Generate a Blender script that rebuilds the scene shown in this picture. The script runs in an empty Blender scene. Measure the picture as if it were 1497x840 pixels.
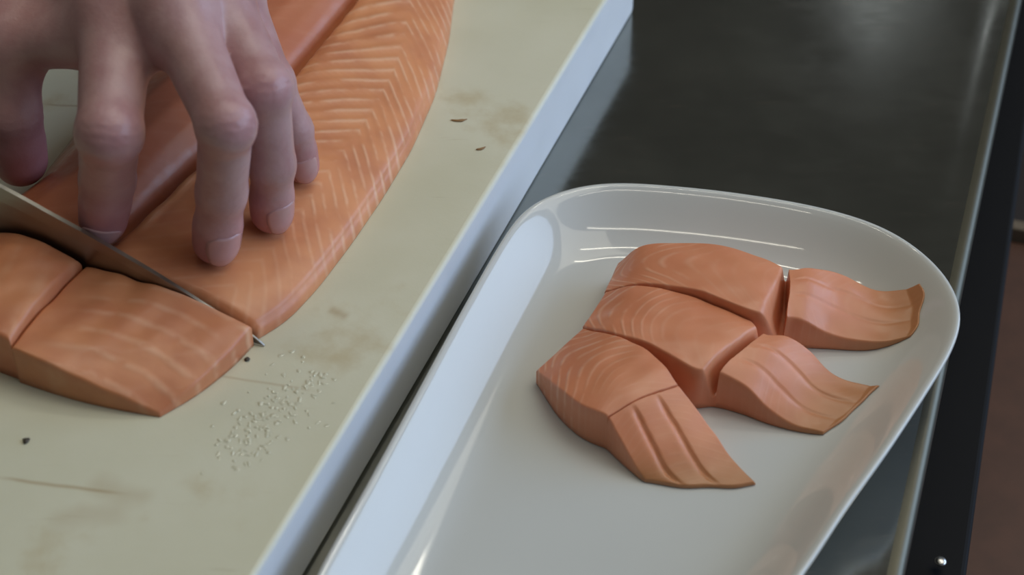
import bpy, bmesh, math, random
import numpy as np
from mathutils import Vector

random.seed(7)
RNG = np.random.default_rng(7)
scene = bpy.context.scene
COL = scene.collection

# ------------------------------------------------------------------ camera
W, H = 1497, 840
FPX, PITCH, DIST = 2600.0, math.radians(42), 619.0          # focal length in pixels, mm
CAM = np.array([0, -DIST * math.cos(PITCH), DIST * math.sin(PITCH)])
FWD = np.array([0, math.cos(PITCH), -math.sin(PITCH)])
RGT = np.array([1.0, 0, 0])
UPV = np.cross(RGT, FWD)


def at(x, y, z):
    """world point (mm) at height z that was measured at pixel x, y of the photograph"""
    d = FWD + RGT * ((x - W / 2) / FPX) - UPV * ((y - H / 2) / FPX)
    return CAM + d * ((z - CAM[2]) / d[2])


cam_data = bpy.data.cameras.new('camera')
cam_data.sensor_width = 36
cam_data.lens = 36 * FPX / W
cam_data.clip_start = 0.01
cam = bpy.data.objects.new('camera', cam_data)
cam.location = CAM * 0.001
cam.rotation_euler = (math.pi / 2 - PITCH, 0, 0)
COL.objects.link(cam)
scene.camera = cam
cam_data.dof.use_dof = True
cam_data.dof.focus_distance = 0.60
cam_data.dof.aperture_fstop = 11

# ------------------------------------------------------------------ world, lights, exposure
world = bpy.data.worlds.new('world')
scene.world = world
world.use_nodes = True
world.node_tree.nodes['Background'].inputs[0].default_value = (0.95, 0.97, 0.92, 1)
world.node_tree.nodes['Background'].inputs[1].default_value = 0.085


def area(name, loc, target, sx, sy, power, color):
    d = bpy.data.lights.new(name, 'AREA')
    d.shape = 'RECTANGLE'
    d.size, d.size_y = sx, sy
    d.energy = power
    d.color = color
    o = bpy.data.objects.new(name, d)
    o.location = loc
    o.rotation_euler = (Vector(target) - Vector(loc)).to_track_quat('-Z', 'Y').to_euler()
    COL.objects.link(o)
    return o


# daylight from a tall window to the right, ceiling tubes, and an added soft fill lamp overhead
area('window_daylight', (2.6, 0.15, 0.95), (0, 0, 0.0), 3.6, 1.7, 72, (0.52, 0.70, 1.0))
TUBE = (1.0, 0.95, 0.80)
area('ceiling_tube', (0.10, 0.22, 1.45), (0.10, 0.22, 0), 1.2, 0.035, 2.4, TUBE)
area('ceiling_tube', (0.25, -0.50, 1.45), (0.25, -0.50, 0), 1.0, 0.035, 1.2, TUBE)
area('ceiling_tube', (0.30, 0.90, 1.75), (0.30, 0.9, 0), 1.2, 0.06, 3.5, TUBE)
area('ceiling_tube', (0.80, 3.3, 1.75), (0.80, 3.3, 0), 0.06, 1.1, 0.30, (.85, .92, 1.0))
area('ceiling_tube', (0.92, 3.4, 1.75), (0.92, 3.4, 0), 0.05, 1.1, 0.13, (.85, .92, 1.0))
area('overhead_fill', (0.95, 0.25, 1.9), (0, 0.0, 0), 1.6, 1.4, 13.0, TUBE)  # added lamp in place of ceiling bounce, shifted right so left sides stay darker

vs = scene.view_settings
vs.view_transform = 'Standard'
vs.look = 'None'
vs.gamma = 1
vs.use_curve_mapping = False
vs.exposure = -0.2

# ------------------------------------------------------------------ helpers
MM = 0.001


def mesh_object(name, verts, faces, mat=None, parent=None, smooth=True, attrs=None):
    me = bpy.data.meshes.new(name)
    v = np.asarray(verts, dtype=float) * MM
    me.from_pydata(v.tolist(), [], [list(map(int, f)) for f in faces])
    me.update()
    if smooth:
        me.polygons.foreach_set('use_smooth', [True] * len(me.polygons))
    for k, a in (attrs or {}).items():
        at_ = me.attributes.new(k, 'FLOAT', 'POINT')
        at_.data.foreach_set('value', np.asarray(a, dtype=np.float32))
    o = bpy.data.objects.new(name, me)
    if mat:
        me.materials.append(mat)
    COL.objects.link(o)
    if parent:
        o.parent = parent
    return o


def tag(o, label, category, group=None, kind=None):
    o['label'] = label
    o['category'] = category
    if group:
        o['group'] = group
    if kind:
        o['kind'] = kind
    return o


def empty(name, loc_mm):
    o = bpy.data.objects.new(name, None)
    o.location = Vector(np.asarray(loc_mm, dtype=float) * MM)
    o.empty_display_size = 0.01
    COL.objects.link(o)
    return o


def attach(child, parent):
    child.parent = parent
    child.location = Vector(child.location) - Vector(parent.location)


def catmull(pts, ts):
    """uniform Catmull-Rom through pts (n,d) at ts in 0..1"""
    p = np.asarray(pts, dtype=float)
    n = len(p) - 1
    p = np.vstack([2 * p[0] - p[1], p, 2 * p[-1] - p[-2]])
    t = np.clip(np.asarray(ts, dtype=float), 0, 1) * n
    i = np.minimum(t.astype(int), n - 1)
    f = (t - i)[:, None]
    a, b, c, d = p[i], p[i + 1], p[i + 2], p[i + 3]
    return 0.5 * (2 * b + (c - a) * f + (2 * a - 5 * b + 4 * c - d) * f ** 2 + (3 * b - a - 3 * c + d) * f ** 3)


def smoothstep(a, b, x):
    t = np.clip((x - a) / (b - a), 0, 1)
    return t * t * (3 - 2 * t)


def wavy(x, y, scale, seed=0):
    """cheap smooth pseudo-noise in -1..1"""
    r = np.random.default_rng(seed)
    s = 0
    for _ in range(6):
        a = r.uniform(0, 2 * math.pi)
        f = r.uniform(.6, 1.7) / scale
        s = s + np.sin((x * math.cos(a) + y * math.sin(a)) * f * 2 * math.pi + r.uniform(0, 6.3))
    return s / 6 * 1.6


def slab(name, top, base, mat, attrs=None, rim=2.0, wall_rows=5):
    """closed block: top is an (nu,nv,3) grid, walls drop from its border to base, a height or a function of xy"""
    nu, nv, _ = top.shape
    top = top.copy()
    low = np.full(nu * nv, float(base)) if not callable(base) else base(top.reshape(-1, 3)[:, :2])
    low = low.reshape(nu, nv)
    top[:, :, 2] = np.maximum(top[:, :, 2], low + .9)
    # distance to the border (mm) along grid lines
    du = np.zeros((nu, nv))
    du[1:] = np.cumsum(np.linalg.norm(np.diff(top[:, :, :2], axis=0), axis=2), axis=0)
    dv = np.zeros((nu, nv))
    dv[:, 1:] = np.cumsum(np.linalg.norm(np.diff(top[:, :, :2], axis=1), axis=2), axis=1)
    r = np.minimum(rim, (top[:, :, 2] - low) * .6)

    def drop(d):
        q = np.clip(r - d, 0, r)
        return r - np.sqrt(np.maximum(r * r - q * q, 0))
    top[:, :, 2] -= np.maximum(drop(np.minimum(du, du[-1][None] - du)), drop(np.minimum(dv, dv[:, -1:] - dv)))
    bot = top.copy()
    bot[:, :, 2] = low
    cnt = nu * nv
    idx = np.arange(cnt).reshape(nu, nv)
    q = np.stack([idx[:-1, :-1], idx[1:, :-1], idx[1:, 1:], idx[:-1, 1:]], axis=-1).reshape(-1, 4)
    verts, faces = [top.reshape(-1, 3), bot.reshape(-1, 3)], [q, q[:, ::-1] + cnt]
    loop = np.concatenate([idx[:, 0], idx[-1, 1:], idx[-2::-1, -1], idx[0, -2:0:-1]])
    L, B = top.reshape(-1, 3)[loop], bot.reshape(-1, 3)[loop]
    prev, n0 = loop, cnt * 2
    for k in range(1, wall_rows + 1):
        if k < wall_rows:
            verts.append(L + (B - L) * k / wall_rows)
            cur = np.arange(n0, n0 + len(L))
            n0 += len(L)
        else:
            cur = loop + cnt
        faces.append(np.stack([prev, np.roll(prev, -1), np.roll(cur, -1), cur], axis=-1))
        prev = cur
    A = {}
    for k, a in (attrs or {}).items():
        a = np.asarray(a, dtype=float).reshape(-1)
        A[k] = np.concatenate([a, a] + [a[loop]] * (wall_rows - 1))
    o = mesh_object(name, np.vstack(verts), np.vstack(faces), mat, attrs=A)
    bm = bmesh.new()
    bm.from_mesh(o.data)
    bmesh.ops.recalc_face_normals(bm, faces=bm.faces)
    bm.to_mesh(o.data)
    bm.free()
    return o


def clustered(n):
    x = np.linspace(0, 1, n)
    return .5 * x + .5 * (.5 - .5 * np.cos(math.pi * x))


def box_bm(bm, c, s, rz=0.0, bevel=0.0):
    g = bmesh.ops.create_cube(bm, size=1)
    vs_ = g['verts']
    cs, sn = math.cos(rz), math.sin(rz)
    for v in vs_:
        x, y, z = v.co.x * s[0], v.co.y * s[1], v.co.z * s[2]
        v.co = Vector((c[0] + x * cs - y * sn, c[1] + x * sn + y * cs, c[2] + z)) * MM
    if bevel:
        es = list({e for v in vs_ for e in v.link_edges})
        bmesh.ops.bevel(bm, geom=es, offset=bevel * MM, segments=3, affect='EDGES', profile=.5)


def bm_object(name, bm, mat, parent=None, smooth=False):
    me = bpy.data.meshes.new(name)
    bm.to_mesh(me)
    bm.free()
    if smooth:
        me.polygons.foreach_set('use_smooth', [True] * len(me.polygons))
    me.materials.append(mat)
    o = bpy.data.objects.new(name, me)
    COL.objects.link(o)
    if parent:
        o.parent = parent
    return o


# ------------------------------------------------------------------ materials
class Nodes:
    def __init__(self, name):
        self.m = bpy.data.materials.new(name)
        self.m.use_nodes = True
        self.t = self.m.node_tree
        self.b = self.t.nodes['Principled BSDF']

    def n(self, typ, **kw):
        nd = self.t.nodes.new(typ)
        for k, v in kw.items():
            setattr(nd, k, v)
        return nd

    def link(self, a, b):
        self.t.links.new(a, b)

    def put(self, sock, val):
        if isinstance(val, bpy.types.NodeSocket):
            self.link(val, sock)
        else:
            sock.default_value = val

    def math(self, op, a, b=None, clamp=False):
        nd = self.n('ShaderNodeMath', operation=op, use_clamp=clamp)
        self.put(nd.inputs[0], a)
        if b is not None:
            self.put(nd.inputs[1], b)
        return nd.outputs[0]

    def attr(self, name):
        return self.n('ShaderNodeAttribute', attribute_name=name).outputs['Fac']

    def coord(self, scale=(1, 1, 1), rot=(0, 0, 0), loc=(0, 0, 0)):
        tc = self.n('ShaderNodeTexCoord')
        mp = self.n('ShaderNodeMapping')
        mp.inputs['Scale'].default_value = scale
        mp.inputs['Rotation'].default_value = rot
        mp.inputs['Location'].default_value = loc
        self.link(tc.outputs['Object'], mp.inputs['Vector'])
        return mp.outputs['Vector']

    def noise(self, vec, scale, detail=4, rough=.55):
        nd = self.n('ShaderNodeTexNoise')
        self.link(vec, nd.inputs['Vector'])
        nd.inputs['Scale'].default_value = scale
        nd.inputs['Detail'].default_value = detail
        nd.inputs['Roughness'].default_value = rough
        return nd.outputs['Fac']

    def ramp(self, fac, a, b, lo=0.0, hi=1.0):
        nd = self.n('ShaderNodeMapRange', interpolation_type='SMOOTHSTEP')
        self.put(nd.inputs['Value'], fac)
        nd.inputs['From Min'].default_value = a
        nd.inputs['From Max'].default_value = b
        nd.inputs['To Min'].default_value = lo
        nd.inputs['To Max'].default_value = hi
        return nd.outputs['Result']

    def mix(self, fac, a, b):
        nd = self.n('ShaderNodeMix', data_type='RGBA')
        self.put(nd.inputs[0], fac)
        self.put(nd.inputs[6], a if isinstance(a, bpy.types.NodeSocket) else (*a, 1))
        self.put(nd.inputs[7], b if isinstance(b, bpy.types.NodeSocket) else (*b, 1))
        return nd.outputs[2]

    def bump(self, h, strength, dist):
        nd = self.n('ShaderNodeBump')
        nd.inputs['Strength'].default_value = strength
        nd.inputs['Distance'].default_value = dist
        self.link(h, nd.inputs['Height'])
        self.link(nd.outputs['Normal'], self.b.inputs['Normal'])

    def set(self, **kw):
        names = dict(color='Base Color', rough='Roughness', metal='Metallic', sss='Subsurface Weight', ior='IOR',
                     coat='Coat Weight', coat_rough='Coat Roughness', spec='Specular IOR Level', trans='Transmission Weight')
        for k, v in kw.items():
            s = self.b.inputs[names[k]]
            if k == 'color' and not isinstance(v, bpy.types.NodeSocket):
                v = (*v, 1)
            self.put(s, v)
        return self


def plain(name, color, rough=.5, metal=0.0, grain=.06):
    n = Nodes(name)
    f = n.noise(n.coord(), 90, 4)
    lo = tuple(c * (1 - grain * 2) for c in color)
    hi = tuple(min(1, c * (1 + grain * 2)) for c in color)
    n.set(color=n.mix(f, lo, hi), rough=rough, metal=metal)
    return n.m


def salmon_material(name, flesh, deep, pale):
    n = Nodes(name)
    co = n.coord()
    big = n.noise(co, 45, 3)
    fine = n.noise(co, 300, 3)
    base = n.mix(n.ramp(big, .3, .75, 0, .6), flesh, deep)
    base = n.mix(n.attr('deep'), base, deep)
    wob = n.math('MULTIPLY', n.math('SUBTRACT', n.noise(co, 130, 3), .5), .22)
    ph = n.math('FRACT', n.math('ADD', n.attr('phase'), wob))
    tri = n.math('ABSOLUTE', n.math('SUBTRACT', ph, .5))                 # 0 on the line
    line = n.ramp(tri, .0, .26, 1, 0)
    brk = n.ramp(n.noise(co, 110, 2), .34, .58)
    amt = n.math('MULTIPLY', n.math('MULTIPLY', line, n.attr('lines')), brk, clamp=True)
    base = n.mix(n.math('MULTIPLY', amt, .5), base, pale)
    base = n.mix(n.attr('tan'), base, (.33, .17, .055))
    n.set(color=base, rough=n.ramp(fine, .3, .7, .34, .5), sss=.08, coat=.12, coat_rough=.15)
    n.b.inputs['Subsurface Radius'].default_value = (1, .35, .15)
    n.b.inputs['Subsurface Scale'].default_value = .003
    h = n.math('ADD', n.math('MULTIPLY', fine, .25), n.math('MULTIPLY', amt, .8))
    n.bump(h, .30, .0006)
    return n.m


M_FILLET = salmon_material('salmon_fillet_flesh', (.71, .295, .132), (.45, .135, .068), (.84, .54, .36))
M_PORTION = salmon_material('salmon_portion_flesh', (.72, .29, .150), (.62, .21, .105), (.82, .52, .37))


def board_material():
    n = Nodes('worn_polyethylene')
    co = n.coord()
    sep = n.n('ShaderNodeSeparateXYZ')
    n.link(co, sep.inputs[0])
    cream = n.mix(n.ramp(n.noise(co, 14, 4), .3, .7), (.63, .615, .46), (.69, .68, .54))
    stain = n.ramp(n.noise(co, 26, 5, .6), .56, .78)
    cream = n.mix(n.math('MULTIPLY', stain, .75), cream, (.50, .41, .23))
    cut = n.noise(n.coord(scale=(20, 190, 1), rot=(0, 0, .22)), 1.6, 3, .7)
    cream = n.mix(n.ramp(cut, .64, .74, 0, .22), cream, (.40, .33, .19))
    # brown knife scars with a place of their own
    for (x0, y0, x1, y1, w, s) in SCARS:
        tc = n.n('ShaderNodeTexCoord')
        mp = n.n('ShaderNodeMapping', vector_type='TEXTURE')
        L = math.hypot(x1 - x0, y1 - y0)
        mp.inputs['Location'].default_value = ((x0 + x1) / 2 * MM, (y0 + y1) / 2 * MM, 0)
        mp.inputs['Rotation'].default_value = (0, 0, math.atan2(y1 - y0, x1 - x0))
        mp.inputs['Scale'].default_value = (L / 2 * MM, w * MM, 1)
        n.link(tc.outputs['Object'], mp.inputs['Vector'])
        sx = n.n('ShaderNodeSeparateXYZ')
        n.link(mp.outputs['Vector'], sx.inputs[0])
        fx = n.ramp(n.math('ABSOLUTE', sx.outputs[0]), .5, 1.0, 1, 0)
        fy = n.ramp(n.math('ABSOLUTE', n.math('ADD', sx.outputs[1], n.math('MULTIPLY', n.math('SUBTRACT', n.noise(co, 60, 2), .5), 1.6))), 0.0, 1.0, 1, 0)
        cream = n.mix(n.math('MULTIPLY', n.math('MULTIPLY', fx, fy), s), cream, (.36, .24, .10))
    col = n.mix(n.ramp(sep.outputs[2], .0275, .0302), (.78, .80, .82), cream)
    n.set(color=col, rough=n.ramp(n.noise(co, 30, 3), .3, .7, .38, .55), sss=.15)
    n.b.inputs['Subsurface Radius'].default_value = (1, .9, .7)
    n.b.inputs['Subsurface Scale'].default_value = .004
    n.bump(n.noise(co, 260, 5, .7), .12, .0006)
    return n.m


def steel_material():
    n = Nodes('worn_steel')
    co = n.coord(rot=(0, 0, -.35))
    st = n.noise(n.coord(scale=(30, 110, 1), rot=(0, 0, -.30)), 2.2, 5, .65)
    blot = n.noise(co, 16, 6, .6)
    scr = n.ramp(n.noise(n.coord(scale=(45, 260, 1), rot=(0, 0, .18)), 1.1, 5, .75), .58, .76)
    base = n.mix(blot, (.25, .25, .225), (.39, .39, .345))
    base = n.mix(n.math('MULTIPLY', scr, .6), base, (.58, .48, .40))
    r = n.math('ADD', n.ramp(st, .3, .7, .11, .15), n.ramp(blot, .35, .7, 0, .05))
    n.set(color=base, metal=1.0, rough=r)
    n.bump(n.noise(co, 300, 3), .03, .0003)
    return n.m


def porcelain():
    n = Nodes('white_porcelain')
    f = n.noise(n.coord(), 25, 2)
    n.set(color=n.mix(f, (.60, .62, .61), (.63, .65, .635)), rough=.07, ior=1.5, coat=.3, coat_rough=.03)
    return n.m


def skin_material():
    n = Nodes('skin')
    co = n.coord()
    mott = n.noise(co, 75, 4, .6)
    base = n.mix(n.ramp(mott, .3, .7), (.41, .225, .228), (.49, .305, .305))
    base = n.mix(n.math('MULTIPLY', n.attr('red'), .9, clamp=True), base, (.47, .17, .19))
    fine = n.noise(co, 900, 3)
    crease = n.noise(n.coord(scale=(1, 1, 2.2)), 330, 3, .6)
    n.set(color=base, rough=n.ramp(mott, .3, .7, .28, .42), sss=.15)
    n.b.inputs['Subsurface Radius'].default_value = (1, .4, .25)
    n.b.inputs['Subsurface Scale'].default_value = .0035
    n.bump(n.math('ADD', n.math('MULTIPLY', fine, .4), crease), .22, .0006)
    return n.m


def nail_material():
    n = Nodes('fingernail')
    n.set(color=n.mix(n.noise(n.coord(), 200, 2), (.48, .25, .25), (.55, .33, .33)), rough=.2, coat=.3)
    return n.m


def blade_material():
    n = Nodes('brushed_blade')
    st = n.noise(n.coord(scale=(12, 12, 300), rot=(0, 0, 0)), 1.5, 3, .5)
    n.set(color=n.mix(st, (.30, .29, .27), (.36, .35, .33)), metal=1.0, rough=n.ramp(st, .3, .7, .30, .36))
    return n.m


def water_material():
    n = Nodes('wet_film')                                   # clear water shows the cream board under it
    n.set(color=n.mix(n.noise(n.coord(), 60, 2), (.60, .585, .43), (.66, .65, .51)), rough=.03, ior=1.4, coat=1.0, coat_rough=.02)
    return n.m


# ------------------------------------------------------------------ room and worktop
FLOOR_Z = -880
bm = bmesh.new()
box_bm(bm, (300, 200, FLOOR_Z - 20), (4200, 4200, 40))
floor = bm_object('floor', bm, plain('dark_brown_floor', (.035, .026, .022), .5))
floor['kind'] = 'structure'

STEEL = steel_material()
e0, e1 = at(1322, 840, 0), at(1490, 20, 0)
te = (e1 - e0) / np.linalg.norm(e1 - e0)               # along the worktop's free edge
tn = np.array([te[1], -te[0], 0])                       # outwards over the edge
# worktop: rolled edge profile extruded along the edge
prof = [(-900, 0)] + [(-26 + k * 4, 0) for k in range(4)]
prof += [(-8, .4), (-5, 1.0), (-3.0, 1.2)]
prof += [(-3 + 3.2 * math.sin(a), -2 + 3.2 * math.cos(a)) for a in np.linspace(.1, math.pi / 2, 7)]
prof += [(.2, -10), (.2, -38), (-3, -40), (-900, -40)]
P0, P1 = e0 - te * 420, e1 + te * 420
V, Fc = [], []
n_ = len(prof)
for P in (P0, P1):
    for a, z in prof:
        q = P + tn * a
        V.append((q[0], q[1], z))
for i in range(n_):
    j = (i + 1) % n_
    Fc.append((i, j, n_ + j, n_ + i))
V += V[:]                                                    # end caps keep their own corners
Fc.append([2 * n_ + i for i in range(n_)][::-1])
Fc.append([3 * n_ + i for i in range(n_)])
worktop = empty('steel_worktop', (0, 0, FLOOR_Z))
wt = mesh_object('top', V, Fc, STEEL, smooth=False)
bmw = bmesh.new()
bmw.from_mesh(wt.data)
bmesh.ops.recalc_face_normals(bmw, faces=bmw.faces)
bmw.to_mesh(wt.data)
bmw.free()
wt.data.polygons.foreach_set('use_smooth', [len(p.vertices) == 4 and p.area < .02 for p in wt.data.polygons])
EDGE = plain('muted_steel_edge', (.15, .145, .115), .42, 1.0)  # lip colour darkened to mute the window's reflection, not real wear
wt.data.materials.append(EDGE)
for p in wt.data.polygons:
    if len(p.vertices) == 4 and max(prof[i % n_][0] for i in p.vertices) > -7 and min(prof[i % n_][0] for i in p.vertices) > -6:
        p.material_index = 1
attach(wt, worktop)
LEGM = plain('brushed_steel_leg', (.35, .35, .34), .35, 1.0)
for s, a in ((60, -120), (60, -840), (1200, -120), (1200, -840)):
    q = P0 + te * s + tn * a
    bm = bmesh.new()
    box_bm(bm, (q[0], q[1], (FLOOR_Z - 40) / 2), (40, 40, -FLOOR_Z - 40), math.atan2(te[1], te[0]), 3)
    leg = bm_object('leg', bm, LEGM)
    attach(leg, worktop)
tag(worktop, 'scuffed stainless steel worktop with a rolled edge under board and plate', 'worktop')

# black undercounter unit past the edge, brown box beyond it
g0, g1 = at(1413, 840, -70), at(1487, 290, -70)
ga = (g1 - g0) / np.linalg.norm(g1 - g0)
gn = np.array([ga[1], -ga[0], 0])
unit = empty('black_cabinet', (*((g0 + g1) / 2 - gn * 30)[:2], FLOOR_Z))
ang = math.atan2(ga[1], ga[0])
mid = (g0 + g1) / 2 - gn * 11
bm = bmesh.new()
box_bm(bm, (mid[0], mid[1], (FLOOR_Z - 70) / 2), (900, 22, -FLOOR_Z - 70), ang, 2)
BLACK = plain('black_lacquer', (.006, .006, .007), .6)
BLACK.node_tree.nodes['Principled BSDF'].inputs['Specular IOR Level'].default_value = .15
body = bm_object('side_panel', bm, BLACK)
attach(body, unit)
sc = at(1375, 820, -66)
bm = bmesh.new()
bmesh.ops.create_uvsphere(bm, u_segments=12, v_segments=8, radius=2.2 * MM)
for v in bm.verts:
    v.co.z *= .5
    v.co += Vector(sc * MM)
screw = bm_object('screw', bm, plain('screw_steel', (.6, .6, .6), .3, 1.0), smooth=True)
tag(unit, 'narrow black lacquered cabinet side beside the steel worktop', 'cabinet')

b0 = at(1490, 352, -160)
fs = float((b0 - g0) @ ga)                                  # how far along the cabinet the box reaches
bb = empty('brown_box', (*(g0 + ga * (fs - 250) + gn * 150)[:2], FLOOR_Z))
q = g0 + ga * (fs - 250) + gn * 152
bm = bmesh.new()
box_bm(bm, (q[0], q[1], (FLOOR_Z - 160) / 2), (500, 300, -FLOOR_Z - 160), ang, 3)
p = bm_object('carcass', bm, plain('dark_brown_wood', (.085, .035, .020), .5, grain=.2))
attach(p, bb)
q = g0 + ga * (fs + 4) + gn * 152
bm = bmesh.new()
box_bm(bm, (q[0], q[1], -164), (7, 300, 22), ang, 1)
p = bm_object('edge_strip', bm, plain('tan_edging', (.16, .12, .08), .5))
attach(p, bb)
tag(bb, 'low dark brown wooden box with tan edging behind the black cabinet', 'box')
attach(screw, unit)

# ------------------------------------------------------------------ cutting board
ZB = 30.0
c_far, c_near = at(929, 12, 0), at(445, 840, 0)
bd = (c_far - c_near) / np.linalg.norm(c_far - c_near)
bnrm = np.array([-bd[1], bd[0], 0])                       # to the left, into the board
SCARS = []
for (x0, y0, x1, y1, w, s) in ((-20, 696, 198, 723, 1.1, .55), (60, 760, 200, 742, 7, .22), (300, 545, 470, 572, .9, .35),
                               (478, 450, 512, 464, 3.0, .45), (60, 152, 140, 156, 1.0, .5), (120, 700, 230, 735, 6, .25)):
    a, b = at(x0, y0, ZB), at(x1, y1, ZB)
    SCARS.append((a[0], a[1], b[0], b[1], w, s))
BL, BW = 470.0, 330.0
cen = c_far - bd * BL / 2 + bnrm * BW / 2
board = None
bm = bmesh.new()
g = bmesh.ops.create_cube(bm, size=1)
for v in bm.verts:
    x, y, z = v.co
    q = cen + bd * (x * BL) + bnrm * (y * BW)
    v.co = Vector((q[0], q[1], (z + .5) * (ZB - .05) + .05)) * MM
vert_e = [e for e in bm.edges if abs(e.verts[0].co.z - e.verts[1].co.z) > .01]
bmesh.ops.bevel(bm, geom=vert_e, offset=5 * MM, segments=4, affect='EDGES', profile=.5)
es = [e for e in bm.edges if abs(e.verts[0].co.z - e.verts[1].co.z) < 1e-6]
bmesh.ops.bevel(bm, geom=es, offset=1.8 * MM, segments=4, affect='EDGES', profile=.5)
board = bm_object('cutting_board', bm, board_material(), smooth=False)
for p in board.data.polygons:
    p.use_smooth = p.area < .002
tag(board, 'thick cream plastic cutting board with yellow stains and a white side', 'cutting board')

# ------------------------------------------------------------------ knife frame: a along the blade from its tip, n towards the viewer
TIP = at(387, 506, ZB)
KA = at(0, 385, ZB) - TIP
KA /= np.linalg.norm(KA)
KN = np.array([KA[1], -KA[0], 0])
if KN[1] > 0:
    KN = -KN


def loc(a, n, z=0.0):
    a, n, z = np.broadcast_arrays(np.asarray(a, float), np.asarray(n, float), np.asarray(z, float))
    return TIP + a[..., None] * KA + n[..., None] * KN + z[..., None] * np.array([0, 0, 1.0])


def inv(px, py, z):
    v = at(px, py, ZB + z) - TIP
    return float(v @ KA), float(v @ KN)


# ------------------------------------------------------------------ large fillet
ns, nt = 190, 120
S = np.linspace(0, 1, ns)
S = .75 * S + .25 * S ** 2
SMAX = 330.0
s_mm = 1.6 + S * SMAX
Rp = [inv(x, y, 0) for x, y in ((376, 497), (420, 470), (465, 422), (515, 356), (560, 290), (602, 220), (637, 140), (657, 60), (664, 0))]
rs = np.array([-n for a, n in Rp] + [270, 335])
ra = np.array([a for a, n in Rp] + [48, 74])
ra = np.interp(s_mm, rs, ra, left=ra[0])
k_ = np.ones(9) / 9
pad = np.pad(ra, 4, mode='edge')
pad[:4] = ra[0] - (ra[4:0:-1] - ra[0])
ra = np.convolve(pad, k_, 'valid')
ma = np.interp(s_mm, [0, 20, 48, 115, 170, 330], [62, 59, 58, 52, 54, 88])
la = np.interp(s_mm, [0, 20, 32, 70, 120, 200, 330], [116, 111, 109, 114, 108, 101, 108])
T = np.linspace(0, 1, nt)
T = np.concatenate([[0, .004, .009, .016], T[2:-2], [.992, 1]])
nt = len(T)
SS, TT = np.meshgrid(s_mm, T, indexing='ij')
RA, MA, LA = ra[:, None], ma[:, None], la[:, None]
c = np.clip(TT / .5, 0, 1)
cl = np.clip((TT - .5) / .5, 0, 1)
A_ = np.where(TT < .5, RA + (MA - RA) * c, MA + (LA - MA) * cl)
zr = np.interp(c, [0, .06, .15, .3, .5, .7, .85, .94, 1], [3.6, 6.8, 9.0, 11.3, 13.8, 15.6, 16.4, 15.6, 12.0])
zl = np.interp(cl, [0, .06, .16, .3, .5, .7, .88, 1], [12.0, 16, 20, 23, 23, 18.5, 10, 3.0])
Z = np.where(TT < .5, zr, zl)
# soften the tabulated profile
for _ in range(2):
    Zp = np.pad(Z, ((0, 0), (1, 1)), mode='edge')
    Z = (Zp[:, :-2] + 2 * Zp[:, 1:-1] + Zp[:, 2:]) / 4
Z = Z * np.interp(SS, [0, 60, 200, 335], [1.0, 1.0, .95, .55])
Z += .5 * wavy(A_, SS, 34, 3) * smoothstep(0, .12, TT) * smoothstep(1, .9, TT)
lip = np.exp(-((TT - .455) / .012) ** 2) * smoothstep(8, 20, SS) * smoothstep(95, 60, SS)
Z += lip * (1.5 + .5 * np.sin(SS / 3.1)) - 3.0 * np.exp(-((TT - .497) / .018) ** 2) * smoothstep(4, 20, SS)
cross = A_ - RA                                            # mm from the right edge
apex = 15 + 2 * np.sin(SS / 40) + 4 * smoothstep(120, 200, SS)
g_ = np.where(cross < apex, 1.35 * cross, 1.35 * apex - .85 * (cross - apex)) + 1.5 * wavy(A_, SS, 55, 21)
phase = (SS - g_) / 6.6
Z += .3 * np.cos(2 * math.pi * (phase - .5)) * smoothstep(60, 110, SS) * smoothstep(.02, .1, TT) * smoothstep(.5, .45, TT)
top = loc(A_, -SS, Z)
lines = np.where(TT < .5, .25 + .75 * smoothstep(40, 95, SS), .12) * (1 - .35 * smoothstep(30, 45, cross))
lines = np.where(cross < apex, np.maximum(lines, .25 + .6 * smoothstep(25, 60, SS)), lines)
lines = lines + .12 * smoothstep(8, 2, cross)
deep = smoothstep(.47, .52, TT) * .75 + .5 * np.exp(-((TT - .49) / .02) ** 2)
tan = .35 * lip + .75 * smoothstep(.90, .985, TT) + .3 * np.exp(-((TT - .5) / .012) ** 2)
fillet = slab('salmon_fillet', top, ZB + .15, M_FILLET,
              dict(phase=phase, lines=np.clip(lines, 0, 1), deep=np.clip(deep, 0, 1), tan=np.clip(tan, 0, 1)), rim=3.0)
tag(fillet, 'long raw salmon side with pale chevron fat lines under the pressing hand', 'salmon')

# ------------------------------------------------------------------ portion being cut off, and the thicker chunk left of its seam
nu, nv = 70, 80
U, Vv = clustered(nu), clustered(nv)
# u: right edge -> seam, v: knife -> near end
right = np.array([(3.2, 1.1, 8.5), (4.6, 13, 7.5), (8.3, 27, 4.8), (13.6, 39.2, 1.2)])
seam = np.array([(62.6, 1.1, 12.5), (62.4, 16, 13.5), (61.6, 30, 15.0), (60.6, 43.5, 15.0)])
rc, sc_ = catmull(right, Vv), catmull(seam, Vv)
u = U[:, None, None]
G = rc[None] * (1 - u) + sc_[None] * u
uu, vv = np.meshgrid(U, Vv, indexing='ij')
G[:, :, 2] += 3.2 * np.sin(math.pi * uu) ** .8 * (1 - .25 * vv)
G[:, :, 2] += -.5 * np.exp(-((uu - .66) / .07) ** 2) * smoothstep(.5, .1, vv) + .5 * np.exp(-((uu - .52) / .08) ** 2) * smoothstep(.6, .1, vv)
G[:, :, 2] += .35 * wavy(G[:, :, 0], G[:, :, 1], 16, 5)
G[:, :, 1] += 1.6 * np.sin(math.pi * uu) * vv
ph = (G[:, :, 1] - 9 * uu + 6 * np.sin(uu * 3.0) + 1.0 * wavy(G[:, :, 0], G[:, :, 1], 60, 8)) / 7.5
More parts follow.
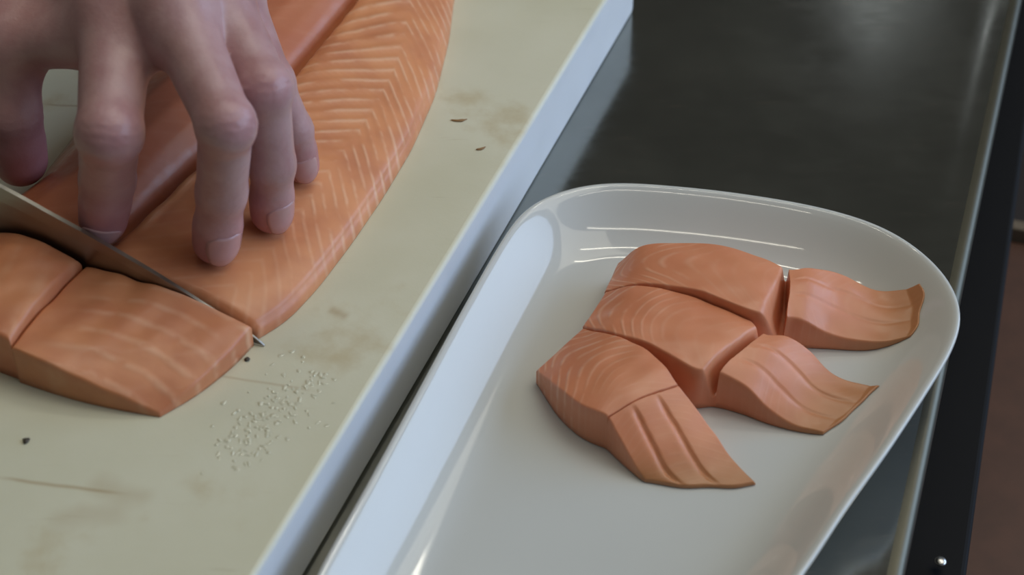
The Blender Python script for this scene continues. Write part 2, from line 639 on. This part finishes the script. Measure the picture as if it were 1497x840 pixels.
ln = np.full_like(ph, .55) * smoothstep(.95, .6, uu) + .5 * smoothstep(.06, .0, uu)
portion = slab('salmon_portion', loc(G[:, :, 0], G[:, :, 1], G[:, :, 2]), ZB + .15, M_FILLET,
               dict(phase=ph, lines=np.clip(ln, 0, 1), deep=.15 * np.ones_like(ph), tan=.18 * smoothstep(.93, 1, vv)), rim=.9)
tag(portion, 'salmon portion being sliced off with a pointed near corner, in front of the knife', 'salmon')

right = np.array([(63.4, 2.0, 14.5), (63.0, 12, 17.5), (62.4, 28, 18.5), (61.4, 42.5, 17.0)])
left = np.array([(112, 1.8, 6), (113, 14, 7), (112, 30, 6), (108, 41, 5)])
rc, sc_ = catmull(right, Vv), catmull(left, Vv)
G = rc[None] * (1 - u) + sc_[None] * u
G[:, :, 2] += 8.5 * np.sin(math.pi * np.clip(uu * 1.02, 0, 1)) ** .9 * (1 - .35 * vv)
G[:, :, 2] += .3 * wavy(G[:, :, 0], G[:, :, 1], 14, 9)
ph = (G[:, :, 0] * .8 + G[:, :, 1] * .3 + 2 * wavy(G[:, :, 0], G[:, :, 1], 30, 2)) / 8
chunk = slab('salmon_portion', loc(G[:, :, 0], G[:, :, 1], G[:, :, 2]), ZB + .15, M_FILLET,
             dict(phase=ph, lines=.3 * np.ones_like(ph), deep=.25 * np.ones_like(ph), tan=.3 * smoothstep(.9, 1, uu)), rim=1.3)
tag(chunk, 'thick domed salmon chunk against the near face of the knife blade', 'salmon')

# ------------------------------------------------------------------ knife
sp = [(0, .5), (2, 2.4), (4, 3.8), (6.5, 4.6), (15.4, 8.6), (31.6, 15.8), (51.5, 23.0), (64.7, 27.4), (79, 31.6), (90.7, 36.0), (120, 40), (170, 43), (215, 44)]
aa = np.concatenate([np.linspace(0, 8, 6), np.linspace(12, 215, 46)])
hh = np.interp(aa, [p_[0] for p_ in sp], [p_[1] for p_ in sp])
hp = np.pad(hh, 2, mode='reflect', reflect_type='odd')
hh = np.maximum(np.convolve(hp, np.ones(5) / 5, 'valid'), .4)
lift = .12 + .00002 * aa ** 2
V, Fc = [], []
rows = 7
for a, h, l in zip(aa, hh, lift):
    th = .95 * min(1, .35 + a / 60)
    ring = []
    for side in (1, -1):
        for k in range(rows):
            f = k / (rows - 1)
            z = l + (h - l) * f if side == 1 else h - (h - l) * f
            ff = f if side == 1 else 1 - f
            w = th * min(1, .06 + ff * 1.25) * (1 - .25 * (ff > .97))
            ring.append(loc(a, side * w, z))
    V += ring
n_ = rows * 2
for i in range(len(aa) - 1):
    for j in range(n_):
        k = (j + 1) % n_
        Fc.append((i * n_ + j, i * n_ + k, (i + 1) * n_ + k, (i + 1) * n_ + j))
Fc.append(list(range(n_))[::-1])
Fc.append([(len(aa) - 1) * n_ + j for j in range(n_)])
knife = empty('kitchen_knife', loc(0, 0, 0))
blade = mesh_object('blade', V, Fc, blade_material(), smooth=False)
attach(blade, knife)
V, Fc = [], []
hs = [(208, 18, 8), (214, 21, 9.5), (240, 19, 10), (280, 22, 11), (315, 20, 10.5), (330, 19, 10), (336, 12, 6)]
for a, hh_, ww in hs:
    for j in range(16):
        t_ = 2 * math.pi * j / 16
        V.append(loc(a, ww * math.cos(t_), 28 + hh_ * .75 * math.sin(t_)))
for i in range(len(hs) - 1):
    for j in range(16):
        k = (j + 1) % 16
        Fc.append((i * 16 + j, i * 16 + k, (i + 1) * 16 + k, (i + 1) * 16 + j))
Fc.append(list(range(16))[::-1])
Fc.append([(len(hs) - 1) * 16 + j for j in range(16)])
hd = mesh_object('handle', V, Fc, plain('black_handle', (.02, .02, .02), .45))
attach(hd, knife)
tag(knife, 'kitchen knife with a broad steel blade slicing through the salmon', 'knife')

# ------------------------------------------------------------------ plate
rim_px = [(463, 840), (532, 715), (600, 590), (680, 443), (742, 337), (778, 298), (832, 275), (900, 266), (1000, 272), (1100, 284),
          (1200, 302), (1282, 327), (1342, 362), (1386, 407), (1405, 455), (1396, 500), (1368, 551), (1300, 655), (1240, 738), (1172, 840)]
ZR = 22.0
R_ = [at(x, y, ZR)[:2] for x, y in rim_px]
dl = (R_[0] - R_[1]) / np.linalg.norm(R_[0] - R_[1])
dr = (R_[-1] - R_[-2]) / np.linalg.norm(R_[-1] - R_[-2])
tail = []                                                   # the near end, one smooth curve from side to side
for t_ in np.linspace(0, 1, 11)[1:-1]:
    tail.append((1 - t_) ** 3 * R_[-1] + 3 * t_ * (1 - t_) ** 2 * (R_[-1] + dr * 120) + 3 * t_ ** 2 * (1 - t_) * (R_[0] + dl * 80) + t_ ** 3 * R_[0])
ctrl = np.array(R_ + tail)
cl_ = np.vstack([ctrl[-3:], ctrl, ctrl[:3]])
N = 260
nseg = len(cl_) - 1
ts = np.linspace(3 / nseg, (nseg - 2) / nseg, 1200, endpoint=False)
O = catmull(cl_, ts)
# even spacing and gentle smoothing
dd = np.concatenate([[0], np.cumsum(np.linalg.norm(np.diff(np.vstack([O, O[:1]]), axis=0), axis=1))])
q = np.linspace(0, dd[-1], N, endpoint=False)
O2 = np.vstack([O, O[:1]])
O = np.stack([np.interp(q, dd, O2[:, 0]), np.interp(q, dd, O2[:, 1])], axis=1)
for _ in range(6):
    O = (np.roll(O, 1, 0) + 2 * O + np.roll(O, -1, 0)) / 4


def inset(C, d, step=2.0):
    P = C.copy()
    k = max(1, int(abs(d) / step))
    for _ in range(k):
        t_ = np.roll(P, -1, 0) - np.roll(P, 1, 0)
        nn = np.stack([t_[:, 1], -t_[:, 0]], axis=1)
        nn /= np.linalg.norm(nn, axis=1, keepdims=True)
        area2 = np.sum(P[:, 0] * np.roll(P[:, 1], -1) - np.roll(P[:, 0], -1) * P[:, 1])
        if area2 > 0:
            nn = -nn
        P = P + nn * d / k
        if d > 0:
            P = (np.roll(P, 1, 0) + 2 * P + np.roll(P, -1, 0)) / 4
    return P


ZP = 7.0                                                    # plate floor
# inset, z: from the middle of the floor out over the rim and down to the foot
rings = [(33, ZP), (29.5, ZP), (26.5, ZP + .1), (23.5, ZP + .45), (20.5, ZP + 1.2), (17.5, ZP + 2.4), (14.5, ZP + 4.1), (11.5, ZP + 6.3),
         (8.6, ZP + 8.8), (5.8, ZP + 11.4), (3.8, ZP + 13.2), (2.4, ZP + 14.3), (1.3, ZP + 14.9), (.5, ZP + 15), (0, ZP + 14.6), (-.15, ZP + 13.9), (.3, ZP + 13.1),
         (2, ZP + 11.2), (5, ZP + 7.8), (9, ZP + 4.2), (13, ZP + 1.2), (18, ZP - 1.5), (22, ZP - 3.2), (24, ZP - 4.4), (25, ZP - 6.6), (27, ZP - 6.9), (28, ZP - 6.6), (29, ZP - 4.2), (31, ZP - 4)]
V, Fc = [], []
for d, z in rings:
    P = inset(O, d) if abs(d) > .01 else O
    V += [(x, y, z) for x, y in P]
for i in range(len(rings) - 1):
    for j in range(N):
        k = (j + 1) % N
        Fc.append((i * N + j, i * N + k, (i + 1) * N + k, (i + 1) * N + j))
for base_i in (0, (len(rings) - 1) * N):
    # close the floor and the underside with rings shrinking to the centre line
    ring0 = np.array(V[base_i:base_i + N])
    c0 = ring0.mean(axis=0)
    prev = list(range(base_i, base_i + N))
    for f_ in (.75, .5, .25):
        b_ = len(V)
        V += [tuple(c0 + (q_ - c0) * f_) for q_ in ring0]
        cur = list(range(b_, b_ + N))
        Fc += [(prev[j], prev[(j + 1) % N], cur[(j + 1) % N], cur[j]) for j in range(N)]
        prev = cur
    V.append(tuple(c0))
    Fc += [(prev[j], prev[(j + 1) % N], len(V) - 1) for j in range(N)]
plate = mesh_object('serving_plate', V, Fc, porcelain())
bm = bmesh.new()
bm.from_mesh(plate.data)
bmesh.ops.recalc_face_normals(bm, faces=bm.faces)
bm.to_mesh(plate.data)
bm.free()
tag(plate, 'glossy white oblong porcelain plate with raised rounded rim', 'plate')

def plate_z(xy):
    """height of the plate's inner surface under points (m,2)"""
    d = np.sqrt(((xy[:, None, :] - O[None]) ** 2).sum(-1)).min(1)
    tab = sorted(rings[:14])
    return np.interp(d, [t_[0] for t_ in tab], [t_[1] for t_ in tab])


# ------------------------------------------------------------------ salmon strips on the plate
ZS = ZP + .15


LAST = []                                                   # near edge of the strip before


def strip(far, near, label, folds, seed, crown=1.6, lines0=.75, end_bow=0.0, floor_frac=.3, slope=(.012, .012)):
    """far / near: (px, py, height) along the strip; the cross cut lies half way, its left side sloping"""
    nu = 64
    U = clustered(nu)
    notch = .5
    Vq = np.unique(np.concatenate([clustered(150), notch + np.linspace(-.03, .03, 31)]))
    f3 = catmull(np.array([at(x, y, ZS + z) for x, y, z in far]), Vq)
    n3 = catmull(np.array([at(x, y, ZS + z) for x, y, z in near]), Vq)
    if LAST:                                                # stay clear of the neighbour's near edge
        Q = LAST[-1]
        tq = np.gradient(Q, axis=0)
        nq = np.stack([tq[:, 1], -tq[:, 0]], axis=1)
        nq /= np.linalg.norm(nq, axis=1, keepdims=True)
        nq *= np.sign((nq * np.array([0, -1.0])).sum(1, keepdims=True))
        for i_ in range(len(f3)):
            k_ = np.argmin(((Q - f3[i_, :2]) ** 2).sum(1))
            sd_ = (f3[i_, :2] - Q[k_]) @ nq[k_]
            if sd_ < .5 and np.linalg.norm(f3[i_, :2] - Q[k_]) < 12:
                f3[i_, :2] += nq[k_] * (.5 - sd_)
    u = U[:, None, None]
    G = f3[None] * (1 - u) + n3[None] * u
    uu, vv = np.meshgrid(U, Vq, indexing='ij')
    ax = f3[-1] - f3[-2] + n3[-1] - n3[-2]
    ax = ax[:2] / np.linalg.norm(ax[:2])
    G[:, :, :2] += ax * (end_bow * np.sin(math.pi * uu) * smoothstep(.6, 1, vv))[..., None]
    G[:, :, :2] += ax * (.8 * wavy(uu * 30, vv * 0, 14, seed) * smoothstep(.85, 1, vv))[..., None]
    LAST.append(G[-1, :, :2].copy())
    G[:, :, 2] += crown * np.sin(math.pi * uu) * smoothstep(1, .6, vv) * smoothstep(.05, .4, vv)
    G[:, :, 2] += .3 * wavy(G[:, :, 0], G[:, :, 1], 13, seed)
    for fu, depth in folds:
        w_ = uu - fu - .03 * np.sin(vv * 9)
        G[:, :, 2] -= depth * np.where(w_ < 0, np.exp(-(w_ / .012) ** 2), np.exp(-(w_ / .045) ** 2)) * smoothstep(notch, notch + .1, vv) * smoothstep(1.02, .9, vv)
    hgt = G[:, :, 2] - ZS
    w = vv - notch - .004 * np.sin(uu * 7 + seed)
    wl = slope[0] + (slope[1] - slope[0]) * uu
    cutm = np.where(w < 0, smoothstep(-wl, -wl * .15, w), smoothstep(.006, .0, w))
    G[:, :, 2] = ZS + hgt * (1 - cutm * (1 - floor_frac) * (.45 + .55 * smoothstep(.0, .35, uu)))
    ph = (vv * 100 + 9 * np.sin(uu * 3.0) + 3 * wavy(uu * 20, vv * 60, 25, seed)) / 4.2
    ln = lines0 * smoothstep(.34, .06, vv) + .12
    dp = .15 + .35 * cutm + .12 * smoothstep(.5, .0, vv)
    o = slab('salmon_strip', G, lambda xy: np.maximum(plate_z(xy) + .35, ZS), M_PORTION,
             dict(phase=ph, lines=ln, deep=np.clip(dp, 0, 1), tan=.6 * smoothstep(.72, 1, vv)), rim=.6, wall_rows=6)
    return tag(o, label, 'salmon', 'salmon strips on the white plate')


strip([(903, 384, 9), (945, 357, 17), (1040, 356, 19), (1112, 374, 18.5), (1153, 393, 17), (1187, 390, 16), (1235, 402, 11), (1288, 424, 6.5), (1344, 420, 9)],
      [(884, 425, 12.5), (940, 414, 18.5), (1020, 424, 21), (1106, 455, 20), (1150, 462, 14.5), (1175, 468, 12.5), (1210, 486, 7.5), (1270, 500, 4), (1328, 492, 4.5)],
      'salmon strip with a flat brownish tail end, far side of the trio on plate', [(.3, .3), (.6, .3)], 11, end_bow=3, slope=(.03, .115))
strip([(885, 426, 12.5), (935, 415, 18.2), (1000, 420, 18.5), (1085, 457, 17), (1116, 486, 15), (1150, 490, 14), (1185, 512, 9.5), (1220, 546, 5), (1284, 566, 2.5)],
      [(852, 476, 12.5), (895, 486, 17.8), (950, 502, 19), (1012, 536, 18), (1050, 543, 16), (1090, 565, 12.5), (1122, 596, 7), (1160, 620, 3), (1202, 632, 1.5)],
      'salmon strip with a pointed thin tail, between the other two on plate', [(.35, .5), (.68, .4)], 12, end_bow=1, slope=(.05, .085))
strip([(853, 478, 12.2), (896, 488, 17.5), (942, 508, 18.5), (972, 534, 18), (992, 562, 15.5), (1014, 590, 12), (1045, 632, 7), (1073, 672, 3), (1107, 706, 1.5)],
      [(784, 541, 6), (815, 566, 12.5), (845, 588, 14.5), (870, 600, 15), (888, 609, 14.5), (902, 634, 11), (918, 662, 7), (932, 686, 3.5), (945, 702, 1.5)],
      'salmon strip with three fanned flakes at its tail, near side of the trio on plate', [(.36, 1.0), (.7, 1.2)], 13, lines0=.9, end_bow=2, floor_frac=.75, slope=(.008, .008))

# ------------------------------------------------------------------ wet patch and crumbs on the board
WATER = water_material()
V, Fc = [], []
r = random.Random(3)
for i in range(170):
    t_ = r.random()
    x = 330 + 130 * t_ + r.gauss(0, 22)
    y = 668 - 120 * t_ + r.gauss(0, 22)
    p = at(x, y, ZB)
    rx, ry = r.uniform(.4, 1.3), r.uniform(.3, .8)
    hgt = r.uniform(.07, .24)
    an = r.uniform(0, 3.14)
    b_ = len(V)
    V.append((p[0], p[1], ZB + hgt + .03))
    for ring, (f, zf) in enumerate(((.45, .82), (.8, .42), (1, 0))):
        for j in range(9):
            q_ = 2 * math.pi * j / 9
            w_ = f * (1 + .2 * math.sin(3 * q_ + i))
            dx, dy = rx * w_ * math.cos(q_), ry * w_ * math.sin(q_)
            V.append((p[0] + dx * math.cos(an) - dy * math.sin(an), p[1] + dx * math.sin(an) + dy * math.cos(an), ZB + .03 + hgt * zf))
    for j in range(9):
        k = (j + 1) % 9
        Fc.append((b_, b_ + 1 + j, b_ + 1 + k))
        for g_i in range(2):
            o_ = b_ + 1 + g_i * 9
            Fc.append((o_ + j, o_ + 9 + j, o_ + 9 + k, o_ + k))
wet = mesh_object('water_droplets', V, Fc, WATER)
tag(wet, 'glistening wet droplets scattered on the board beside the salmon portion', 'water', kind='stuff')


def crumb(px, py, size, mat, label, long=1.0, rot=0.0):
    p = at(px, py, ZB)
    bm_ = bmesh.new()
    bmesh.ops.create_icosphere(bm_, subdivisions=2, radius=1)
    rr = random.Random(int(px))
    for v in bm_.verts:
        k = 1 + rr.uniform(-.25, .25)
        x, y, z = v.co.x * size * long * k, v.co.y * size * k, (v.co.z * .45 * k + .36) * size
        y += .25 * size * (x / (size * long)) ** 2 * long
        v.co = Vector((p[0] + x * math.cos(rot) - y * math.sin(rot), p[1] + x * math.sin(rot) + y * math.cos(rot), ZB + max(z, .02))) * MM
    o = bm_object('crumb', bm_, mat, smooth=True)
    return tag(o, label, 'crumb')


DARK = plain('dark_scrap', (.05, .04, .03), .5)
BROWN = plain('brown_scrap', (.30, .17, .07), .5)
crumb(38, 645, 1.1, DARK, 'tiny dark crumb on the bare board near the salmon portion')
crumb(361, 526, .9, DARK, 'tiny dark crumb beside the knife tip on the board')
crumb(672, 177, .7, BROWN, 'longer brown shred on the board beside the long salmon side', 4.0, .1)
crumb(704, 218, .6, BROWN, 'shorter brown shred on the board close to its white side', 3.2, .5)

# ------------------------------------------------------------------ hand
FING = {
    'index': ([(151, 318, 54.5), (157, 262, 69), (160, 194, 95), (172, 20, 108)], (7.4, 8.8, 9.8, 12.0)),
    'middle': ([(316, 350, 51.45), (324, 280, 72), (330, 182, 101), (256, 15, 114)], (7.2, 8.0, 8.6, 11.2)),
    'ring': ([(397, 308, 48.9), (398, 240, 69), (385, 130, 97), (310, -20, 110)], (6.6, 7.5, 8.6, 10.8)),
    'pinky': ([(441, 240, 49.15), (430, 190, 64), (396, 120, 82), (334, -30, 98)], (5.5, 6.3, 7.3, 9.4)),
}
THUMB = ([(29, 231, 51.6), (15, 168, 68), (5, 60, 90)], (8.8, 10.4, 12.5))
WRIST = np.array([-128.0, 86.0, 122.0])
FORE = WRIST + np.array([-8.0, 150.0, 38.0])
J = {k: ([at(*q) for q in v[0]], v[1]) for k, v in FING.items()}
JT = [at(*q) for q in THUMB[0]]
CMC = WRIST + np.array([-20, -22, -16.0])

VOX = .9
lo = np.array([-205.0, -62, 36])
hi = np.array([-48.0, 245, 184])
dim = np.ceil((hi - lo) / VOX).astype(int) + 1
BIG = 30.0


def cone_into(F, a, b, ra_, rb_, k, squash=None):
    """smooth-union a round cone a->b into field F (dict of array), only inside its bounding box"""
    m = max(ra_, rb_) + k + 6
    i0 = np.maximum(((np.minimum(a, b) - m - lo) / VOX).astype(int), 0)
    i1 = np.minimum(((np.maximum(a, b) + m - lo) / VOX).astype(int) + 2, dim)
    if (i1 <= i0).any():
        return
    ax = [np.arange(i0[d], i1[d], dtype=np.float32) * VOX + lo[d] for d in range(3)]
    X, Y, Zg = np.meshgrid(*ax, indexing='ij', sparse=True)
    ab = b - a
    L2 = float(ab @ ab) + 1e-9
    h = ((X - a[0]) * ab[0] + (Y - a[1]) * ab[1] + (Zg - a[2]) * ab[2]) / L2
    h = np.clip(h, 0, 1)
    d = np.sqrt((X - a[0] - h * ab[0]) ** 2 + (Y - a[1] - h * ab[1]) ** 2 + (Zg - a[2] - h * ab[2]) ** 2) - (ra_ + (rb_ - ra_) * h)
    sl = tuple(slice(i0[d_], i1[d_]) for d_ in range(3))
    smin_into(F, sl, d, k)


def smin_into(F, sl, d, k):
    o = F[sl]
    if k <= 0:
        F[sl] = np.minimum(o, d)
        return
    hh_ = np.maximum(k - np.abs(o - d), 0) / k
    F[sl] = np.minimum(o, d) - hh_ * hh_ * k * .25


def new_field():
    return np.full(dim, BIG, dtype=np.float32)


def unit(v):
    return v / np.linalg.norm(v)


palm = new_field()
wr_off = {'index': (-15, -6, 2), 'middle': (-5, -4, 5), 'ring': (6, -4, 3), 'pinky': (14, -6, -3)}
order = ['index', 'middle', 'ring', 'pinky']
for k_n in order:
    m_ = J[k_n][0][3]
    w_ = WRIST + np.array(wr_off[k_n], float)
    cone_into(palm, m_, w_, J[k_n][1][3], 14.5, 8)
    # knuckle head
    dors = np.array([0, -.25, 1.0])
    cone_into(palm, m_ + dors * 2.0, m_ + dors * 1.0 + unit(w_ - m_) * 3, 9.6, 9.0, 5)
    # fleshy underside
    cone_into(palm, m_ + np.array([0, 6, -7.]), w_ + np.array([0, 0, -8.]), 10.5, 14, 10)
for a_, b_ in zip(order[:-1], order[1:]):
    p_, q_ = J[a_][0][3], J[b_][0][3]
    w_ = WRIST
    mid_ = (p_ + q_) / 2
    cone_into(palm, mid_ + unit(w_ - mid_) * 5, w_, 10.0, 15, 8)
# thumb side: metacarpal, ball of the thumb, web
cone_into(palm, JT[2], CMC, 12.5, 15.5, 8)
cone_into(palm, JT[2] + np.array([10, 14, 2.]), CMC + np.array([8, -4, 0.]), 10, 15, 12)
cone_into(palm, JT[2] + np.array([6, 24, 6.]), J['index'][0][3] + np.array([-6, 8, -9.]), 9.5, 11, 14)
cone_into(palm, at(40, 62, 92), at(120, 60, 98), 8.5, 8.5, 8)
# webs between the fingers
cone_into(palm, at(190, 62, 104), at(245, 62, 108), 7.5, 7.5, 8)
cone_into(palm, at(275, 22, 110), at(312, 20, 108), 8, 8, 8)
# wrist and forearm
cone_into(palm, WRIST + np.array([-10, 0, -2.]), FORE + np.array([-14, 0, -4.]), 17, 27, 10)
cone_into(palm, WRIST + np.array([8, 0, -2.]), FORE + np.array([10, 0, -4.]), 16, 26, 10)
# extensor tendons
for k_n in order:
    m_ = J[k_n][0][3]
    w_ = WRIST + np.array(wr_off[k_n], float) * .5
    cone_into(palm, m_ + np.array([0, 0, 10.5]), w_ + np.array([0, 0, 13.5]), 2.2, 1.8, 4)

total = palm.copy()
axes_full = [np.arange(dim[d], dtype=np.float32) * VOX + lo[d] for d in range(3)]
nails, reds = [], []
for k_n, (P, rr_) in list(J.items()) + [('thumb', (JT, THUMB[1]))]:
    f = new_field()
    for i in range(len(P) - 1):
        cone_into(f, P[i], P[i + 1], rr_[i] * .97, rr_[i + 1] * .95, 2.5)
    # phalanx waists come from the joints being fuller
    for i in range(1, min(3, len(P))):
        dm = unit(-(unit(P[i - 1] - P[i]) + (unit(P[i + 1] - P[i]) if i + 1 < len(P) else np.zeros(3))) + np.array([0, -1e-3, 0]))
        if k_n != 'thumb' and i == 2:
            cone_into(f, P[i] + dm * (1.3 if i == 2 else .5), P[i] + dm * (.8 if i == 2 else .3), rr_[i] * .90, rr_[i] * .90, 4)
        if i == 2 or k_n == 'thumb':
            reds.append((P[i] + dm * rr_[i], rr_[i] * 1.1, .25))
    # pulp of the finger tip
    pul = unit(P[0] - P[1])
    cone_into(f, P[0] + pul * 1.0, P[0] - pul * 6, rr_[0] * .92, rr_[0] * 1.02, 3)
    reds.append((P[0] + pul * 2, rr_[0] * 1.9, 1.0))
    # creases over the joints
    for i, amp in ((1, .16), (2, .38)):
        if k_n == 'thumb' and i == 2:
            continue
        ax_ = unit(unit(P[i - 1] - P[i]) * (1) - (unit(P[i + 1] - P[i]) if i + 1 < len(P) else 0))
        m = rr_[i] + 8
        i0 = np.maximum(((P[i] - m - lo) / VOX).astype(int), 0)
        i1 = np.minimum(((P[i] + m - lo) / VOX).astype(int) + 2, dim)
        X, Y, Zg = np.meshgrid(*[axes_full[d][i0[d]:i1[d]] for d in range(3)], indexing='ij', sparse=True)
        s_ = (X - P[i][0]) * ax_[0] + (Y - P[i][1]) * ax_[1] + (Zg - P[i][2]) * ax_[2]
        wob_ = .5 * np.sin(X * .9 + Y * .5)
        g_ = np.cos((s_ + wob_) * 2 * math.pi / 2.9) * np.exp(-(s_ / 4.2) ** 2)
        sl = tuple(slice(i0[d_], i1[d_]) for d_ in range(3))
        dm = unit(-(unit(P[i - 1] - P[i]) + (unit(P[i + 1] - P[i]) if i + 1 < len(P) else np.zeros(3))) + np.array([0, -.05, 0]))
        if k_n != 'thumb':
            q_ = ((X - P[i][0]) * dm[0] + (Y - P[i][1]) * dm[1] + (Zg - P[i][2]) * dm[2]) / rr_[i]
            g_ = g_ * smoothstep(.1, .7, q_)
        f[sl] += (amp * (1.6 if k_n == 'thumb' else 1)) * np.maximum(g_, -.2)
    # join this finger to the palm (not to its neighbours)
    kk = 7.0
    h_ = np.maximum(kk - np.abs(palm - f), 0) / kk
    total = np.minimum(total, np.minimum(palm, f) - h_ * h_ * kk * .25)
    # nail frame: axis, dorsal, side
    ax_ = unit(P[0] - P[1])
    dm = -(unit(P[1] - P[2]) + 0) * 0 + unit(P[2] - P[1])
    dm = (P[2] + (P[2] - P[-1]) * .6) - P[1] if k_n != 'thumb' else np.array([-1.0, .6, 0])
    nails.append((k_n, P[0], ax_, dm, rr_[0]))
del palm


def surface_nets(F):
    s = F < 0
    c = np.zeros(tuple(np.array(F.shape) - 1), dtype=np.int8)
    for dx in (0, 1):
        for dy in (0, 1):
            for dz in (0, 1):
                c += s[dx:F.shape[0] - 1 + dx, dy:F.shape[1] - 1 + dy, dz:F.shape[2] - 1 + dz]
    I = np.argwhere((c > 0) & (c < 8))
    idm = np.full(c.shape, -1, dtype=np.int64)
    idm[I[:, 0], I[:, 1], I[:, 2]] = np.arange(len(I))
    acc = np.zeros((len(I), 3))
    cnt = np.zeros(len(I))
    corners = [(a, b, d) for a in (0, 1) for b in (0, 1) for d in (0, 1)]
    val = {q: F[I[:, 0] + q[0], I[:, 1] + q[1], I[:, 2] + q[2]].astype(float) for q in corners}
    for q in corners:
        for d in range(3):
            if q[d] == 0:
                q2 = list(q)
                q2[d] = 1
                v0, v1 = val[q], val[tuple(q2)]
                m = (v0 < 0) != (v1 < 0)
                t = np.where(m, v0 / np.where(m, v0 - v1, 1), 0)
                pos = np.tile(np.array(q, float), (len(I), 1))
                pos[:, d] += t
                acc[m] += pos[m]
                cnt[m] += 1
    verts = (I + acc / cnt[:, None])
    quads = []
    for d in range(3):
        e, f_ = (d + 1) % 3, (d + 2) % 3
        a = [slice(None)] * 3
        b = [slice(None)] * 3
        a[d], b[d] = slice(0, -1), slice(1, None)
        E = np.argwhere(s[tuple(a)] != s[tuple(b)])
        E = E[(E[:, e] > 0) & (E[:, f_] > 0) & (E[:, e] < F.shape[e] - 1) & (E[:, f_] < F.shape[f_] - 1)]
        ins = s[E[:, 0], E[:, 1], E[:, 2]]
        o = []
        for de, df in ((0, 0), (1, 0), (1, 1), (0, 1)):
            q = E.copy()
            q[:, e] -= de
            q[:, f_] -= df
            o.append(idm[q[:, 0], q[:, 1], q[:, 2]])
        Q = np.stack(o, axis=1)
        Q[~ins] = Q[~ins][:, ::-1]
        quads.append(Q)
    return verts, np.vstack(quads)


hv, hq = surface_nets(total)
hv = hv * VOX + lo
# one light smoothing pass over the quads
for _ in range(2):
    sm = np.zeros_like(hv)
    ct = np.zeros(len(hv))
    for i in range(4):
        for dj in (1, 3):
            np.add.at(sm, hq[:, i], hv[hq[:, (i + dj) % 4]])
            np.add.at(ct, hq[:, i], 1)
    hv = hv + .45 * (sm / np.maximum(ct, 1)[:, None] - hv)
red = np.zeros(len(hv))
for p_, rad_, amt_ in reds:
    red = np.maximum(red, amt_ * np.exp(-(np.linalg.norm(hv - p_, axis=1) / rad_) ** 2))
person = empty('person', (WRIST[0], WRIST[1], 60))
hand = mesh_object('hand', hv, hq, skin_material(), attrs=dict(red=np.clip(red, 0, 1)))
attach(hand, person)
NAIL = nail_material()
NAIL_TURN = {'index': 0, 'middle': 8, 'ring': 18, 'pinky': 10, 'thumb': 0}
for k_n, tipc, ax_, dm, r_ in nails:
    dm = unit(dm - ax_ * (dm @ ax_))
    sd = np.cross(ax_, dm)
    ang_ = math.radians(NAIL_TURN[k_n])
    if sd[0] < 0:
        sd = -sd
    dm, sd = math.cos(ang_) * dm + math.sin(ang_) * sd, -math.sin(ang_) * dm + math.cos(ang_) * sd
    nl, nw = 12, 11
    V, Fc = [], []
    rings_ = []
    for layer in (0, 1):
        for i in range(nl):
            t_ = i / (nl - 1)
            s_ = (-r_ * .05 + t_ * r_ * .85) if k_n == 'index' else (-r_ * 1.15 + t_ * r_ * 1.95)
            half = math.radians(50) * (.80 + .20 * math.sin(math.pi * min(1, t_ * 1.2 + .1))) * (1 - .35 * max(0, (t_ - .8) / .2) ** 2) * (.6 + .4 * min(1, t_ / .15))
            fall = max(0.0, s_) ** 2 / (r_ * 3.4)
            for j in range(nw):
                q_ = (j / (nw - 1) * 2 - 1)
                th_ = q_ * half
                rad = r_ * 1.02 + .7 - layer * 1.1 - fall
                bow = -.10 * r_ * q_ * q_ * t_
                V.append(tipc + ax_ * (s_ + bow) + rad * (math.cos(th_) * dm + math.sin(th_) * sd))
    o_ = nl * nw
    for i in range(nl - 1):
        for j in range(nw - 1):
            b_ = i * nw + j
            Fc.append((b_, b_ + 1, b_ + nw + 1, b_ + nw))
            Fc.append((o_ + b_ + nw, o_ + b_ + nw + 1, o_ + b_ + 1, o_ + b_))
    edge = [j for j in range(nw)] + [i * nw + nw - 1 for i in range(1, nl)] + [(nl - 1) * nw + j for j in range(nw - 2, -1, -1)] + [i * nw for i in range(nl - 2, 0, -1)]
    for a_, b_ in zip(edge, edge[1:] + edge[:1]):
        Fc.append((a_, o_ + a_, o_ + b_, b_))
    nail = mesh_object('fingernail', V, Fc, NAIL)
    bmn = bmesh.new()
    bmn.from_mesh(nail.data)
    bmesh.ops.recalc_face_normals(bmn, faces=bmn.faces)
    bmn.to_mesh(nail.data)
    bmn.free()
    attach(nail, person)
tag(person, 'bare hand with bent fingers pressing down on the salmon side', 'person')
